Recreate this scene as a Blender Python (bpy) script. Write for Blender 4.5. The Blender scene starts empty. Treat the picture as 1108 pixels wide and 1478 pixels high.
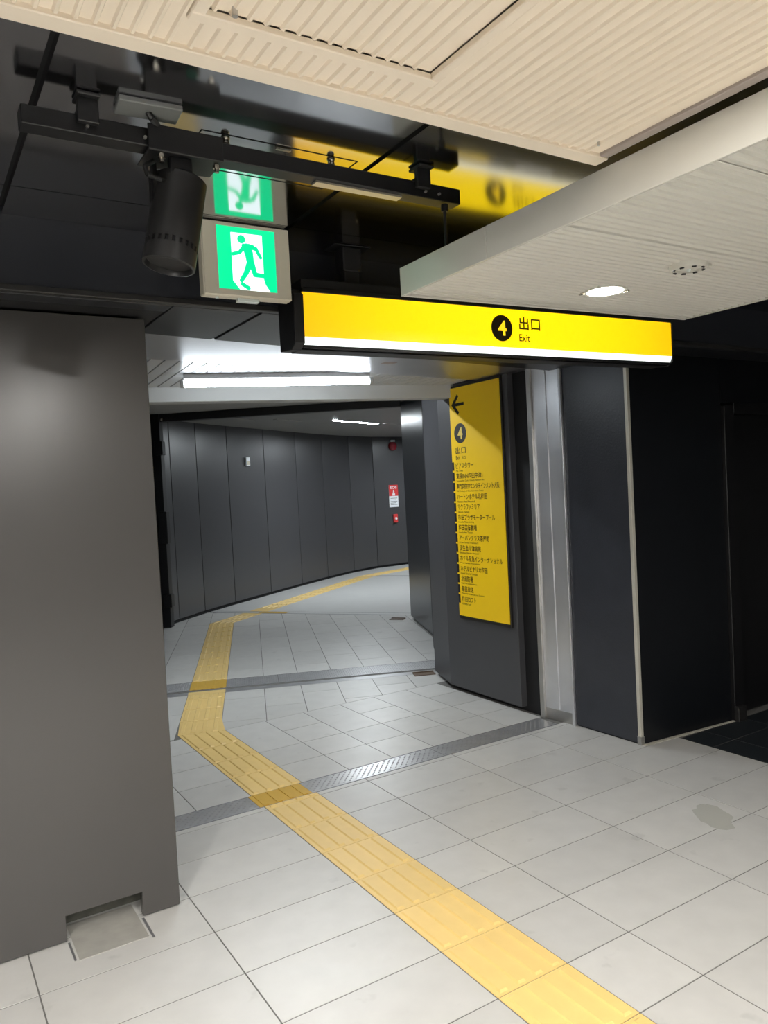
import bpy, bmesh, math, random
from mathutils import Vector, Matrix
random.seed(7)
SC = bpy.context.scene
COL = SC.collection

# ------------------------------------------------------------------ camera
cam_d = bpy.data.cameras.new('camera'); cam = bpy.data.objects.new('camera', cam_d); COL.objects.link(cam)
YAW, PITCH, ROLL = 0.55509, -0.03263, -0.05189
fw = Vector((math.sin(YAW)*math.cos(PITCH), math.cos(YAW)*math.cos(PITCH), math.sin(PITCH)))
rt = Vector((math.cos(YAW), -math.sin(YAW), 0)); up = rt.cross(fw)
R_ = math.cos(ROLL)*rt + math.sin(ROLL)*up
U_ = -math.sin(ROLL)*rt + math.cos(ROLL)*up
M = Matrix(((R_.x, U_.x, -fw.x, -1.4798), (R_.y, U_.y, -fw.y, -1.8608), (R_.z, U_.z, -fw.z, 1.6164), (0, 0, 0, 1)))
cam.matrix_world = M
cam_d.sensor_fit = 'HORIZONTAL'; cam_d.sensor_width = 36.0
cam_d.lens = 1113.17/1108*36.0
cam_d.clip_start = 0.02
SC.camera = cam

# ------------------------------------------------------------------ world and exposure
w = bpy.data.worlds.new('world'); SC.world = w; w.use_nodes = True
w.node_tree.nodes['Background'].inputs[0].default_value = (0.9, 0.95, 1, 1)
w.node_tree.nodes['Background'].inputs[1].default_value = 0.0
vs = SC.view_settings
vs.view_transform = 'Standard'; vs.look = 'None'; vs.gamma = 1.0; vs.use_curve_mapping = False
vs.exposure = 0.0
SC.cycles.use_denoising = True
SC.cycles.max_bounces = 10
SC.cycles.sample_clamp_indirect = 6

HALL = 1430.0     # recessed downlights of the hall, added ones too
TUBE = 24.0       # batten in the passage
FAR = 235.0       # lamps in the far corridor
DOWN = 260.0      # downlights in the canopy

# ------------------------------------------------------------------ materials
MATS = {}
def mat(name, col, rough=0.5, metal=0.0, ior=1.5, var=0.0, noise=0.0, nscale=20.0, bump=0.0, bscale=200.0, emit=None, es=0.0,
        aniso=0.0, spots=0.0, rvar=0.0):
    if name in MATS: return MATS[name]
    m = bpy.data.materials.new(name); m.use_nodes = True
    nt = m.node_tree; N = nt.nodes; L = nt.links
    b = N['Principled BSDF']
    b.inputs['Base Color'].default_value = (*col, 1)
    b.inputs['Roughness'].default_value = rough
    b.inputs['Metallic'].default_value = metal
    b.inputs['IOR'].default_value = ior
    if aniso: b.inputs['Anisotropic'].default_value = aniso
    tc = N.new('ShaderNodeTexCoord')
    geo = N.new('ShaderNodeNewGeometry')
    src = None
    if noise or var or spots:
        rgb = N.new('ShaderNodeRGB'); rgb.outputs[0].default_value = (*col, 1); src = rgb.outputs[0]
        def mult(src, fac, lo, hi):
            mr = N.new('ShaderNodeMapRange'); mr.inputs['To Min'].default_value = lo; mr.inputs['To Max'].default_value = hi
            L.new(fac, mr.inputs['Value'])
            mx = N.new('ShaderNodeVectorMath'); mx.operation = 'SCALE'
            L.new(src, mx.inputs[0]); L.new(mr.outputs[0], mx.inputs['Scale'])
            return mx.outputs[0]
        if noise:
            nz = N.new('ShaderNodeTexNoise'); nz.inputs['Scale'].default_value = nscale; nz.inputs['Detail'].default_value = 6
            L.new(geo.outputs['Position'], nz.inputs['Vector'])
            src = mult(src, nz.outputs['Fac'], 1-noise, 1+noise)
        if var:
            oi = N.new('ShaderNodeObjectInfo'); src = mult(src, oi.outputs['Random'], 1-var, 1+var)
        if spots:
            nz = N.new('ShaderNodeTexNoise'); nz.inputs['Scale'].default_value = 7.0; nz.inputs['Detail'].default_value = 3
            L.new(geo.outputs['Position'], nz.inputs['Vector'])
            cr = N.new('ShaderNodeMapRange'); cr.inputs['From Min'].default_value = .66; cr.inputs['From Max'].default_value = .72
            L.new(nz.outputs['Fac'], cr.inputs['Value'])
            src = mult(src, cr.outputs[0], 1.0, 1-spots)
        L.new(src, b.inputs['Base Color'])
    if bump:
        nz = N.new('ShaderNodeTexNoise'); nz.inputs['Scale'].default_value = bscale; nz.inputs['Detail'].default_value = 2
        L.new(geo.outputs['Position'], nz.inputs['Vector'])
        bp = N.new('ShaderNodeBump'); bp.inputs['Strength'].default_value = bump; bp.inputs['Distance'].default_value = 0.002
        L.new(nz.outputs['Fac'], bp.inputs['Height']); L.new(bp.outputs[0], b.inputs['Normal'])
    if rvar:
        nz = N.new('ShaderNodeTexNoise'); nz.inputs['Scale'].default_value = 5.0; nz.inputs['Detail'].default_value = 5
        L.new(geo.outputs['Position'], nz.inputs['Vector'])
        mr = N.new('ShaderNodeMapRange'); mr.inputs['To Min'].default_value = rough-rvar; mr.inputs['To Max'].default_value = rough+rvar
        L.new(nz.outputs['Fac'], mr.inputs['Value']); L.new(mr.outputs[0], b.inputs['Roughness'])
    if emit:
        b.inputs['Emission Color'].default_value = (*emit, 1); b.inputs['Emission Strength'].default_value = es
    MATS[name] = m
    return m

def mat_backlit(name, centre, edge, es, axis, c, half, power=2.0):
    """backlit acrylic: brighter over the tube in the middle, dimmer towards its ends (world axis coordinate)"""
    m = mat(name, (0.02, 0.02, 0.02), 0.35, emit=centre, es=es)
    nt = m.node_tree; N = nt.nodes; L = nt.links; b = N['Principled BSDF']
    g = N.new('ShaderNodeNewGeometry'); sx = N.new('ShaderNodeSeparateXYZ'); L.new(g.outputs['Position'], sx.inputs[0])
    a = N.new('ShaderNodeMath'); a.operation = 'SUBTRACT'; L.new(sx.outputs[axis], a.inputs[0]); a.inputs[1].default_value = c
    d = N.new('ShaderNodeMath'); d.operation = 'ABSOLUTE'; L.new(a.outputs[0], d.inputs[0])
    e = N.new('ShaderNodeMath'); e.operation = 'DIVIDE'; L.new(d.outputs[0], e.inputs[0]); e.inputs[1].default_value = half
    p = N.new('ShaderNodeMath'); p.operation = 'POWER'; L.new(e.outputs[0], p.inputs[0]); p.inputs[1].default_value = power
    mx = N.new('ShaderNodeMix'); mx.data_type = 'RGBA'; mx.clamp_factor = True
    L.new(p.outputs[0], mx.inputs[0]); mx.inputs[6].default_value = (*centre, 1); mx.inputs[7].default_value = (*edge, 1)
    L.new(mx.outputs[2], b.inputs['Emission Color'])
    return m

TILE = mat('floor_tile_grey', (.49, .483, .465), .36, var=.055, noise=.10, nscale=9, spots=.12, rvar=.06)
GROUT = mat('grout', (.13, .126, .118), .9, noise=.2, nscale=30)
SLAB = mat('far_floor_tile', (.50, .50, .49), .34, noise=.08, nscale=4)
TACT = mat('tactile_yellow', (.71, .505, .185), .42, var=.03, noise=.07, nscale=14)
TACTP = mat('tactile_plate_ochre', (.56, .34, .04), .35, noise=.1, nscale=14)
DTILE = mat('dark_floor_tile', (.018, .022, .026), .4, noise=.25, nscale=10, var=.1)
WALLG = mat('grey_painted_steel', (.060, .057, .0545), .26, noise=.04, nscale=3, bump=.05, bscale=400)
WALLF = mat('far_wall_panel_paint', (.062, .062, .066), .30, var=.08, noise=.05, nscale=2)
PANELG = mat('pillar_panel_paint', (.055, .055, .060), .42, noise=.05, nscale=3)
BLACKW = mat('black_wall_paint', (.004, .005, .007), .42, noise=.3, nscale=6, bump=.12, bscale=60)
COLSIDE = mat('textured_dark_lit_side', (.029, .032, .041), .34, noise=.2, nscale=8, bump=.5, bscale=90)  # side of the black wall, colour lifted for the light it catches
DCEIL = mat('polished_dark_ceiling', (.52, .52, .54), .115, metal=1.0, noise=.04, nscale=3)
SEAM = mat('black_seam', (.006, .006, .007), .7)
SOFD = mat('dark_soffit_paint', (.013, .014, .017), .30)
FASC = mat('dark_fascia_paint', (.020, .022, .028), .30, noise=.05, nscale=3)
BLACK = mat('matt_black_metal', (.006, .006, .007), .45, noise=.2, nscale=20)
BLACKG = mat('charcoal_metal', (.018, .0175, .0175), .42, noise=.1, nscale=20)
BEIGE = mat('beige_ceiling_enamel', (.86, .755, .615), .42, noise=.02, nscale=5)
WHITEP = mat('off_white_enamel', (.66, .645, .585), .34, noise=.02, nscale=5)
WHITES = mat('white_ceiling_board', (.46, .465, .475), .36)
FASCIAW = mat('canopy_fascia_enamel', (.66, .645, .585), .22, noise=.02, nscale=5)
BEAMW = mat('white_beam_paint', (.50, .505, .50), .45)
SOFW = mat('grey_soffit', (.34, .335, .32), .5, noise=.04, nscale=4)
FARC = mat('far_ceiling_grey', (.24, .24, .235), .4, noise=.05, nscale=3)
STEEL = mat('brushed_steel', (.78, .79, .82), .34, metal=.82, noise=.10, nscale=6, rvar=.06)
STEELD = mat('stained_steel', (.55, .54, .52), .40, metal=1.0, noise=.25, nscale=10, rvar=.08)
STEELS = mat('soffit_steel', (.62, .62, .65), .33, metal=1.0, noise=.03, nscale=4)
GRATE = mat('grate_steel', (.44, .44, .45), .30, metal=.65, noise=.2, nscale=12)
GRATED = mat('grate_steel_dull', (.26, .26, .27), .5, metal=.6, noise=.2, nscale=12)
SIGNH = mat('ivory_housing', (.60, .56, .45), .45, noise=.02)
TRIMW = mat('pale_trim', (.55, .53, .46), .4, metal=.3, noise=.15, nscale=10)
PLATEG = mat('grey_cover_plate', (.16, .165, .16), .45)
BRASS = mat('nickel_bolt', (.62, .58, .50), .25, metal=1.0)
YELP = mat('yellow_sign_print', (.93, .60, .006), .42, noise=.015)
INK = mat('black_ink', (.012, .010, .008), .5)
INKB = mat('brown_black_ink', (.035, .022, .004), .5)
INKS = mat('dark_ink_on_backlit', (.02, .013, .002), .5)
INKY = mat('yellow_numeral', (.9, .62, .02), .5, emit=(1.0, .66, .01), es=1.0)
YELN = mat('yellow_printed_numeral', (.80, .62, .14), .45)
RED = mat('red_enamel', (.62, .05, .05), .4)
REDD = mat('dark_red_lamp', (.20, .012, .02), .25)
PAPER = mat('white_print', (.78, .80, .84), .5)
CLEAR = mat('clear_plastic', (.75, .82, .80), .15)
GRIME = mat('grimy_shaded_concrete', (.09, .09, .075), .8, noise=.5, nscale=25)  # grime, darkened further for the shade inside the notch
HATCHM = mat('worn_floor_hatch', (.33, .32, .29), .5, noise=.25, nscale=14)
RUBBER = mat('black_cable', (.012, .012, .012), .5)
EM_TUBE = mat('fluorescent_tube', (.8, .8, .8), .4, emit=(.86, .945, 1.0), es=TUBE)
EM_HALL = mat('hall_downlight_glow', (.8, .8, .8), .4, emit=(1.0, .975, .93), es=HALL)
EM_FAR = mat('far_lamp', (.8, .8, .8), .4, emit=(.89, .96, 1.0), es=FAR)
EM_MID = mat('added_mid_lamp', (.8, .8, .8), .4, emit=(.88, .955, 1.0), es=165.0)
EM_DOWN = mat('downlight_glow', (.8, .8, .8), .4, emit=(1.0, .965, .90), es=DOWN)
EM_GREEN = mat('exit_green', (.0, .1, .05), .4, emit=(.0, .80, .30), es=1.25)
EM_WHITE = mat('exit_white', (.3, .3, .3), .4, emit=(.86, 1.0, 1.0), es=1.5)
EM_YEL = mat_backlit('backlit_yellow', (1.4, .98, .0), (1.15, .62, .0), 1.0, 0, .82, 1.0, 2.2)
EM_STRIP = mat('lit_acrylic_edge', (.5, .5, .5), .4, emit=(.92, 1.0, .98), es=1.25)

# ------------------------------------------------------------------ mesh builder
class MB:
    def __init__(s, frame=None): s.v = []; s.f = []; s.M = frame or Matrix.Identity(4)
    def add(s, pts, faces):
        o = len(s.v); s.v += [s.M @ Vector(p) for p in pts]; s.f += [tuple(i+o for i in f) for f in faces]; return s
    def box(s, x0, x1, y0, y1, z0, z1):
        return s.hexa([(x0,y0,z0),(x1,y0,z0),(x1,y1,z0),(x0,y1,z0),(x0,y0,z1),(x1,y0,z1),(x1,y1,z1),(x0,y1,z1)])
    def hexa(s, p):
        return s.add(p, [(3,2,1,0),(4,5,6,7),(0,1,5,4),(1,2,6,5),(2,3,7,6),(3,0,4,7)])
    def prism(s, poly, z0, z1):
        n = len(poly)
        pts = [(x, y, z0) for x, y in poly]+[(x, y, z1) for x, y in poly]
        return s.add(pts, [tuple(reversed(range(n))), tuple(range(n, 2*n))]+[(i, (i+1) % n, n+(i+1) % n, n+i) for i in range(n)])
    def ext(s, poly, axis, a0, a1):
        """polygon in the two other axes extruded along axis (0=x: poly is (y,z); 1=y: poly is (x,z))"""
        n = len(poly)
        def P(q, a): return (a, q[0], q[1]) if axis == 0 else (q[0], a, q[1])
        pts = [P(q, a0) for q in poly]+[P(q, a1) for q in poly]
        return s.add(pts, [tuple(reversed(range(n))), tuple(range(n, 2*n))]+[(i, (i+1) % n, n+(i+1) % n, n+i) for i in range(n)])
    def cyl(s, p0, p1, r0, seg=16, r1=None, caps=True):
        p0 = Vector(p0); p1 = Vector(p1); r1 = r0 if r1 is None else r1
        d = (p1-p0).normalized(); a = d.orthogonal().normalized(); b = d.cross(a)
        pts = []
        for p, r in ((p0, r0), (p1, r1)):
            pts += [p+(a*math.cos(t)+b*math.sin(t))*r for t in [2*math.pi*i/seg for i in range(seg)]]
        fs = [(i, (i+1) % seg, seg+(i+1) % seg, seg+i) for i in range(seg)]
        if caps: fs += [tuple(reversed(range(seg))), tuple(range(seg, 2*seg))]
        return s.add(pts, fs)
    def lathe(s, prof, origin, axis=(0, 0, 1), seg=24):
        """profile of (radius, height) along axis"""
        o = Vector(origin); d = Vector(axis).normalized(); a = d.orthogonal().normalized(); b = d.cross(a)
        n = len(prof); pts = []
        for r, h in prof:
            for i in range(seg):
                t = 2*math.pi*i/seg; pts.append(o+d*h+(a*math.cos(t)+b*math.sin(t))*r)
        fs = []
        for k in range(n-1):
            for i in range(seg): fs.append((k*seg+i, k*seg+(i+1) % seg, (k+1)*seg+(i+1) % seg, (k+1)*seg+i))
        if prof[0][0] > 1e-6: fs.append(tuple(reversed(range(seg))))
        if prof[-1][0] > 1e-6: fs.append(tuple(range((n-1)*seg, n*seg)))
        return s.add(pts, fs)
    def tube(s, path, r, seg=8):
        for a, b in zip(path[:-1], path[1:]): s.cyl(a, b, r, seg)
        return s
    def build(s, name, m, parent=None, smooth=False, bevel=0.0, kind=None):
        base = Vector((0, 0, 0)); p = parent
        while p is not None: base += p.location; p = p.parent
        me = bpy.data.meshes.new(name)
        me.from_pydata([v-base for v in s.v], [], s.f); me.update()
        bm = bmesh.new(); bm.from_mesh(me)
        bmesh.ops.recalc_face_normals(bm, faces=bm.faces)
        if bevel:
            ed = [e for e in bm.edges if len(e.link_faces) == 2 and e.calc_face_angle(0) > .6]
            bmesh.ops.bevel(bm, geom=ed, offset=bevel, segments=1, profile=.7, affect='EDGES', clamp_overlap=True)
        bm.to_mesh(me); bm.free()
        if smooth:
            for q in me.polygons: q.use_smooth = True
            me.set_sharp_from_angle(angle=.6)
        me.materials.append(m)
        o = bpy.data.objects.new(name, me); COL.objects.link(o)
        if parent is not None: o.parent = parent
        if kind: o['kind'] = kind
        return o

def thing(name, label, cat, loc, group=None, kind=None):
    o = bpy.data.objects.new(name, None); COL.objects.link(o); o.location = loc; o.empty_display_size = .05
    o['label'] = label; o['category'] = cat
    if group: o['group'] = group
    if kind: o['kind'] = kind
    return o
def tag(o, label, cat, group=None):
    o['label'] = label; o['category'] = cat
    if group: o['group'] = group
    return o
def struct(o, label, cat):
    o['kind'] = 'structure'; o['label'] = label; o['category'] = cat; return o

def frame(origin, right, upv):
    r = Vector(right).normalized(); u = Vector(upv).normalized(); n = r.cross(u)   # n points out of the printed face
    o = Vector(origin)
    return Matrix(((r.x, u.x, n.x, o.x), (r.y, u.y, n.y, o.y), (r.z, u.z, n.z, o.z), (0, 0, 0, 1)))

def text_into(mb, body, x, y, h, width=None, depth=.0012, z=0.0, bold=0.0, align='LEFT'):
    """flat extruded lettering in the builder's frame: lower left at x,y, capital height about h, total width if given"""
    cu = bpy.data.curves.new('text', 'FONT'); cu.body = body; cu.size = 1.0; cu.extrude = 0.0; cu.offset = bold; cu.resolution_u = 3
    o = bpy.data.objects.new('text', cu); COL.objects.link(o)
    dg = bpy.context.evaluated_depsgraph_get(); dg.update()
    me = bpy.data.meshes.new_from_object(o.evaluated_get(dg), depsgraph=dg)
    bpy.data.objects.remove(o); bpy.data.curves.remove(cu)
    if not me.vertices: return mb
    xs = [v.co.x for v in me.vertices]; ys = [v.co.y for v in me.vertices]
    x0, x1, y0, y1 = min(xs), max(xs), min(ys), max(ys)
    sy = h/(y1-y0); sx = (width/(x1-x0)) if width else sy
    off = {'LEFT': 0, 'CENTER': -(x1-x0)*sx/2, 'RIGHT': -(x1-x0)*sx}[align]
    n = len(me.vertices)
    pts = [(x+off+(v.co.x-x0)*sx, y+(v.co.y-y0)*sy, z+depth) for v in me.vertices]
    fs = [tuple(p.vertices) for p in me.polygons]
    mb.add(pts, fs)
    bpy.data.meshes.remove(me)
    return mb

def clip_poly(poly, hp):
    """Sutherland-Hodgman: keep the side where a*x+b*y<=c"""
    for a, b, c in hp:
        out = []
        for i in range(len(poly)):
            p, q = poly[i], poly[(i+1) % len(poly)]
            dp = a*p[0]+b*p[1]-c; dq = a*q[0]+b*q[1]-c
            if dp <= 0: out.append(p)
            if (dp < 0 < dq) or (dq < 0 < dp):
                t = dp/(dp-dq); out.append((p[0]+(q[0]-p[0])*t, p[1]+(q[1]-p[1])*t))
        poly = out
        if len(poly) < 3: return []
    return poly
def poly_area(p): return .5*sum(p[i][0]*p[(i+1) % len(p)][1]-p[(i+1) % len(p)][0]*p[i][1] for i in range(len(p)))
def halfplanes(poly):
    """of a convex polygon, either way round"""
    if poly_area(poly) < 0: poly = poly[::-1]
    hp = []
    for i in range(len(poly)):
        (x0, y0), (x1, y1) = poly[i], poly[(i+1) % len(poly)]
        a, b = (y1-y0), -(x1-x0); hp.append((a, b, a*x0+b*y0))
    return hp

GAP = .0026
def tile_mesh(mb, poly, z0=-.012, z1=0.0, gap=GAP, ch=.0003):
    """one tile with a recessed joint round it and an eased top edge"""
    n = len(poly); cx = sum(p[0] for p in poly)/n; cy = sum(p[1] for p in poly)/n
    if poly_area(poly) < 0: poly = poly[::-1]
    def inset(d):
        out = []
        for i in range(n):
            p0, p1, p2 = Vector(poly[i-1]), Vector(poly[i]), Vector(poly[(i+1) % n])
            e0 = (p1-p0); e1 = (p2-p1)
            if e0.length < 1e-6 or e1.length < 1e-6: out.append(tuple(p1)); continue
            e0.normalize(); e1.normalize()
            n0 = Vector((-e0.y, e0.x)); n1 = Vector((-e1.y, e1.x))
            b = n0+n1
            k = d/max(.25, (1+n0.dot(n1)))
            out.append((p1.x+b.x*k, p1.y+b.y*k))
        return out
    a = inset(gap); b = inset(gap+ch)
    pts = [(x, y, z0) for x, y in a]+[(x, y, z1-ch) for x, y in a]+[(x, y, z1) for x, y in b]
    fs = [tuple(range(2*n, 3*n))]
    for k in (0, 1):
        fs += [(k*n+i, k*n+(i+1) % n, (k+1)*n+(i+1) % n, (k+1)*n+i) for i in range(n)]
    return mb.add(pts, fs)

tile_cache = {}
def lay(poly, name, m, parent, z1=0.0):
    """a tile as an object with its origin at its centre; whole rectangles share mesh data"""
    n = len(poly); cx = sum(p[0] for p in poly)/n; cy = sum(p[1] for p in poly)/n
    rel = [(round(p[0]-cx, 3), round(p[1]-cy, 3)) for p in poly]
    key = (tuple(rel), m.name, z1)
    if key not in tile_cache:
        mb = MB(); tile_mesh(mb, rel, z1=z1)
        me = bpy.data.meshes.new(name); me.from_pydata(mb.v, [], mb.f); me.update(); me.materials.append(m); tile_cache[key] = me
    o = bpy.data.objects.new(name, tile_cache[key]); COL.objects.link(o)
    o.parent = parent; o.location = Vector((cx, cy, 0))-parent.location
    return o

# ================================================================== SETTING: floor
fl = MB(); fl.prism([(-4, -7), (6, -7), (6, 2.0), (10, 8), (10, 13), (0, 13), (-4, 8)], -.15, -.0016)
floor = struct(fl.build('floor', GROUT), 'pale grey tiled floor running from the hall into the passage', 'floor')
# hall floor and far corridor floor beyond the reach of single tiles
TX0, TX1, TY0 = -2.4, 2.43, -1.2
hb = MB(); hb.box(-4, 6, -7, TY0, -.02, 0); hb.box(-4, TX0, TY0, 1.2, -.02, 0); hb.box(TX1, 6, TY0, -.25, -.02, 0)
hb.build('floor_slab', SLAB, floor)
# zone 1a: aligned tiles in front of the first drain
for k in range(-4, 6):
    y0, y1 = .3*k, .3*k+.3
    for x0, x1 in [(-2.4, -1.8), (-1.8, -1.2), (-1.2, -.6), (-.6, 0), (.3, .6), (.6, 1.2), (1.2, 1.8), (1.8, 2.43)]:
        lay([(x0, y0), (x1, y0), (x1, y1), (x0, y1)], 'floor_tile', TILE, floor)
G1A, G1B = 1.845, 2.022        # first drain
for x0, x1 in [(-.6, 0), (.3, .6), (.6, 1.2), (1.2, 1.8), (1.8, 2.14)]:
    lay([(x0, 1.8), (x1, 1.8), (x1, G1A), (x0, G1A)], 'floor_tile', TILE, floor)
# zone 1b: between the drain and the kink
rows = [G1B, 2.335, 2.635, 3.24]
for i in range(3):
    y0, y1 = rows[i], rows[i+1]
    for j, x0 in enumerate([-.6, -.3, .3, .6, .9, 1.2, 1.5, 1.8]):
        x1 = min(x0+.3, 2.12)
        if y1-y0 > .5 and j % 2 == 1:
            lay([(x0, y0), (x1, y0), (x1, 2.935), (x0, 2.935)], 'floor_tile', TILE, floor); lay([(x0, 2.935), (x1, 2.935), (x1, y1), (x0, y1)], 'floor_tile', TILE, floor)
        else:
            lay([(x0, y0), (x1, y0), (x1, y1), (x0, y1)], 'floor_tile', TILE, floor)
# zone 2: turned by 22 degrees
A2 = math.radians(22.0); S2, C2 = math.sin(A2), math.cos(A2)
e0 = (C2, -S2); e1 = (S2, C2)
def z2(a, b): return (a*e0[0]+b*e1[0], a*e0[1]+b*e1[1])
TA0, TA1 = -1.262, -.962        # guide path in this frame
G2A, G2S, G2B = 4.15, 4.30, 4.60
G3 = [(2.656, 7.643), (3.787, 6.159)]
def hp_line(p, q, keep):
    a, b = (q[1]-p[1]), -(q[0]-p[0]); c = a*p[0]+b*p[1]
    if a*keep[0]+b*keep[1] > c: a, b, c = -a, -b, -c
    return (a, b, c)
left2 = hp_line((-.60, 1.5), (1.20, 7.86), (5, 4))     # passage left wall line
right2 = hp_line((2.50, 3.2), (4.15, 6.1), (0, 5))
def region(b0, b1, extra):
    a_lines = [TA0-.9, TA0-.6, TA0-.3, TA0]
    cols = list(zip(a_lines[:-1], a_lines[1:]))+[(TA1, -.645)]+[(-.645+.3*k, -.345+.3*k) for k in range(0, 8)]
    for j, (a0, a1) in enumerate(cols):
        b = b0-.6+(.3 if j % 2 else 0.0)
        while b < b1:
            q = [z2(a0, max(b, b0)), z2(a1, max(b, b0)), z2(a1, min(b+.6, b1)), z2(a0, min(b+.6, b1))]
            if b+.6 > b0+.01:
                q = clip_poly(q, [left2, right2]+extra)
                if q and abs(poly_area(q)) > .002: lay([tuple(p) for p in q], 'floor_tile', TILE, floor)
            b += .6
region(2.4, G2A, [(0, -1, -3.24)])
region(G2B, 9.2, [hp_line(G3[0], G3[1], (0, 4))])
b = 7.35
while b < 9.0:
    q = clip_poly([z2(TA0, b), z2(TA1, b), z2(TA1, b+.6), z2(TA0, b+.6)], [left2, hp_line(G3[0], G3[1], (0, 4))])
    if q and abs(poly_area(q)) > .002: lay([tuple(p) for p in q], 'floor_tile', TILE, floor)
    b += .6
# zone 3: far corridor floor, tiles too far to tell apart
z3 = MB(); _g = Vector((G3[1][0]-G3[0][0], G3[1][1]-G3[0][1])).normalized(); _n = Vector((-_g.y, _g.x)); _n = _n if _n.y > 0 else -_n
_a = Vector(G3[0])-_g*1.6+_n*.148; _b = Vector(G3[0])+_g*2.6+_n*.148
z3.prism([tuple(_a), tuple(_b), (9.8, 7.4), (9.8, 12.5), (6, 12.2), (2.6, 10.6)], -.02, 0)
z3.build('floor_slab', SLAB, floor)
# dark tiles in the doorway at the right
for x0, x1 in [(2.43, 2.64), (2.64, 3.04), (3.04, 3.44), (3.44, 3.84), (3.84, 4.24)]:
    for y0, y1 in [(.95, 1.165), (.55, .95), (.15, .55), (-.25, .15)]:
        lay([(x0, y0), (x1, y0), (x1, y1), (x0, y1)], 'dark_tile', DTILE, floor)
# water stain on one tile at the right
st = MB(); rr = random.Random(3)
sp = [(1.64+.075*math.cos(t)*(1+.35*rr.random())+.05*math.sin(t), .39+.10*math.sin(t)*(1+.4*rr.random())) for t in [i*2*math.pi/22 for i in range(22)]]
st.prism(sp, -.001, .0004)
o = st.build('stain', mat('damp_tile', (.43, .425, .39), .25), floor)

# ------------------------------------------------------------------ near grey wall at the left, with the floor notch
wl = MB()
wl.ext([(-4, .006), (-1.068, .006), (-1.068, .10), (-.792, .10), (-.792, .006), (-.648, .006), (-.648, 2.312), (-4, 2.312)], 1, 1.165, 1.20)
wl.ext([(-4, 0), (-1.10, 0), (-1.10, 2.312), (-4, 2.312)], 1, 1.20, 1.34)
wl.ext([(-.70, 0), (-.662, 0), (-.662, 2.312), (-.70, 2.312)], 1, 1.20, 1.34)
wl.ext([(-1.10, .16), (-.70, .16), (-.70, 2.312), (-1.10, 2.312)], 1, 1.20, 1.34)
wall_left = struct(wl.build('wall_left', WALLG, bevel=.002), 'grey painted steel wall panel at the left with a notch at its foot', 'wall')
nb = MB(); nb.box(-1.10, -.70, 1.31, 1.335, 0, .16); nb.build('notch_back', GRIME, wall_left)
# hatch set in the floor in front of the notch
fh = thing('floor_hatch', 'worn rectangular metal hatch set in the floor under the wall notch', 'hatch', (-.93, 1.02, 0))
MB().box(-1.052, -.808, 1.022, 1.295, -.004, .0015).build('plate', HATCHM, fh, bevel=.0007)
MB().box(-1.068, -1.060, 1.03, 1.163, -.004, .001).build('rim', GRATED, fh); MB().box(-.800, -.790, 1.005, 1.163, -.004, .001).build('rim', GRATED, fh)
# passage left wall (behind the near panel)
pw = MB(); pw.prism([(-.66, 1.34), (-.80, 1.34), (1.05, 7.95), (1.20, 7.90)], 0, 2.66)
struct(pw.build('wall_passage', PANELG), 'dark side wall of the passage hidden behind the grey panel', 'wall')

# ------------------------------------------------------------------ black wall and column at the right
wr = MB()
wr.prism([(2.162, 1.238), (2.95, 1.174), (2.95, 1.735), (2.148, 1.735)], 0, 2.40)
wall_right = struct(wr.build('wall_right', BLACKW), 'black wall end beside the directory with a steel corner strip', 'wall')
cs = MB(); cs.prism([(2.162, 1.245), (2.148, 1.734), (2.138, 1.734), (2.152, 1.243)], .012, 2.38); cs.build('side_panel', COLSIDE, wall_right)
gb = MB(); gb.box(2.2, 6, .905, 1.165, 2.315, 2.8); 
# corner strip
cg = thing('corner_strip', 'steel strip capping the corner of the black wall', 'trim', (2.158, 1.238, 0))
c = MB(); c.prism([(2.150, 1.228), (2.172, 1.2265), (2.172, 1.232), (2.158, 1.246), (2.150, 1.250)], .0, 2.38); c.build('strip', TRIMW, cg, bevel=.001)
foot = MB(); foot.prism([(2.147, 1.225), (2.175, 1.2235), (2.175, 1.233), (2.157, 1.253), (2.147, 1.253)], 0, .05); foot.build('shoe', STEELD, cg)
# stainless shutter guide
sg = thing('shutter_guide', 'tall brushed steel shutter guide between black wall and directory panel', 'shutter rail', (2.12, 1.87, 0))
MB().prism([(2.138, 1.750), (2.112, 1.985), (2.180, 1.995), (2.2, 1.75)], .075, 2.38).build('face_plate', STEEL, sg)
MB().prism([(2.137, 1.746), (2.111, 1.988), (2.180, 1.995), (2.2, 1.75)], 0, .075).build('stained_foot', STEELD, sg)['label'] = 'stained foot of the rail'
MB().prism([(2.137, 1.7355), (2.135, 1.752), (2.115, 1.750), (2.119, 1.7355)], 0, 2.38).build('edge_trim', STEEL, sg, bevel=.001)
MB().prism([(2.112, 1.985), (2.108, 2.020), (2.090, 2.018), (2.094, 1.983)], 0, 2.38).build('edge_trim', STEELD, sg, bevel=.001)
MB().prism([(2.150, 1.86), (2.118, 1.868), (2.117, 1.872), (2.150, 1.875)], .08, 2.38).build('fold', STEEL, sg)
# sign panel pillar with a bevelled end
wp = MB()
wp.prism([(2.075, 2.19), (2.090, 3.03), (2.262, 3.48), (2.40, 3.52), (2.55, 3.0), (2.5, 2.05), (2.145, 2.05), (2.135, 2.19)], .035, 2.40)
wall_panel_r = struct(wp.build('wall_inner', PANELG, bevel=.002), 'dark grey pillar panel carrying the yellow directory', 'wall')
wk = MB(); wk.prism([(2.125, 2.02), (2.135, 3.02), (2.30, 3.45), (2.9, 4.4), (3.2, 4.3), (2.6, 2.02)], 0, 2.66); wk.build('recess', SEAM, wall_panel_r)
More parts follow.
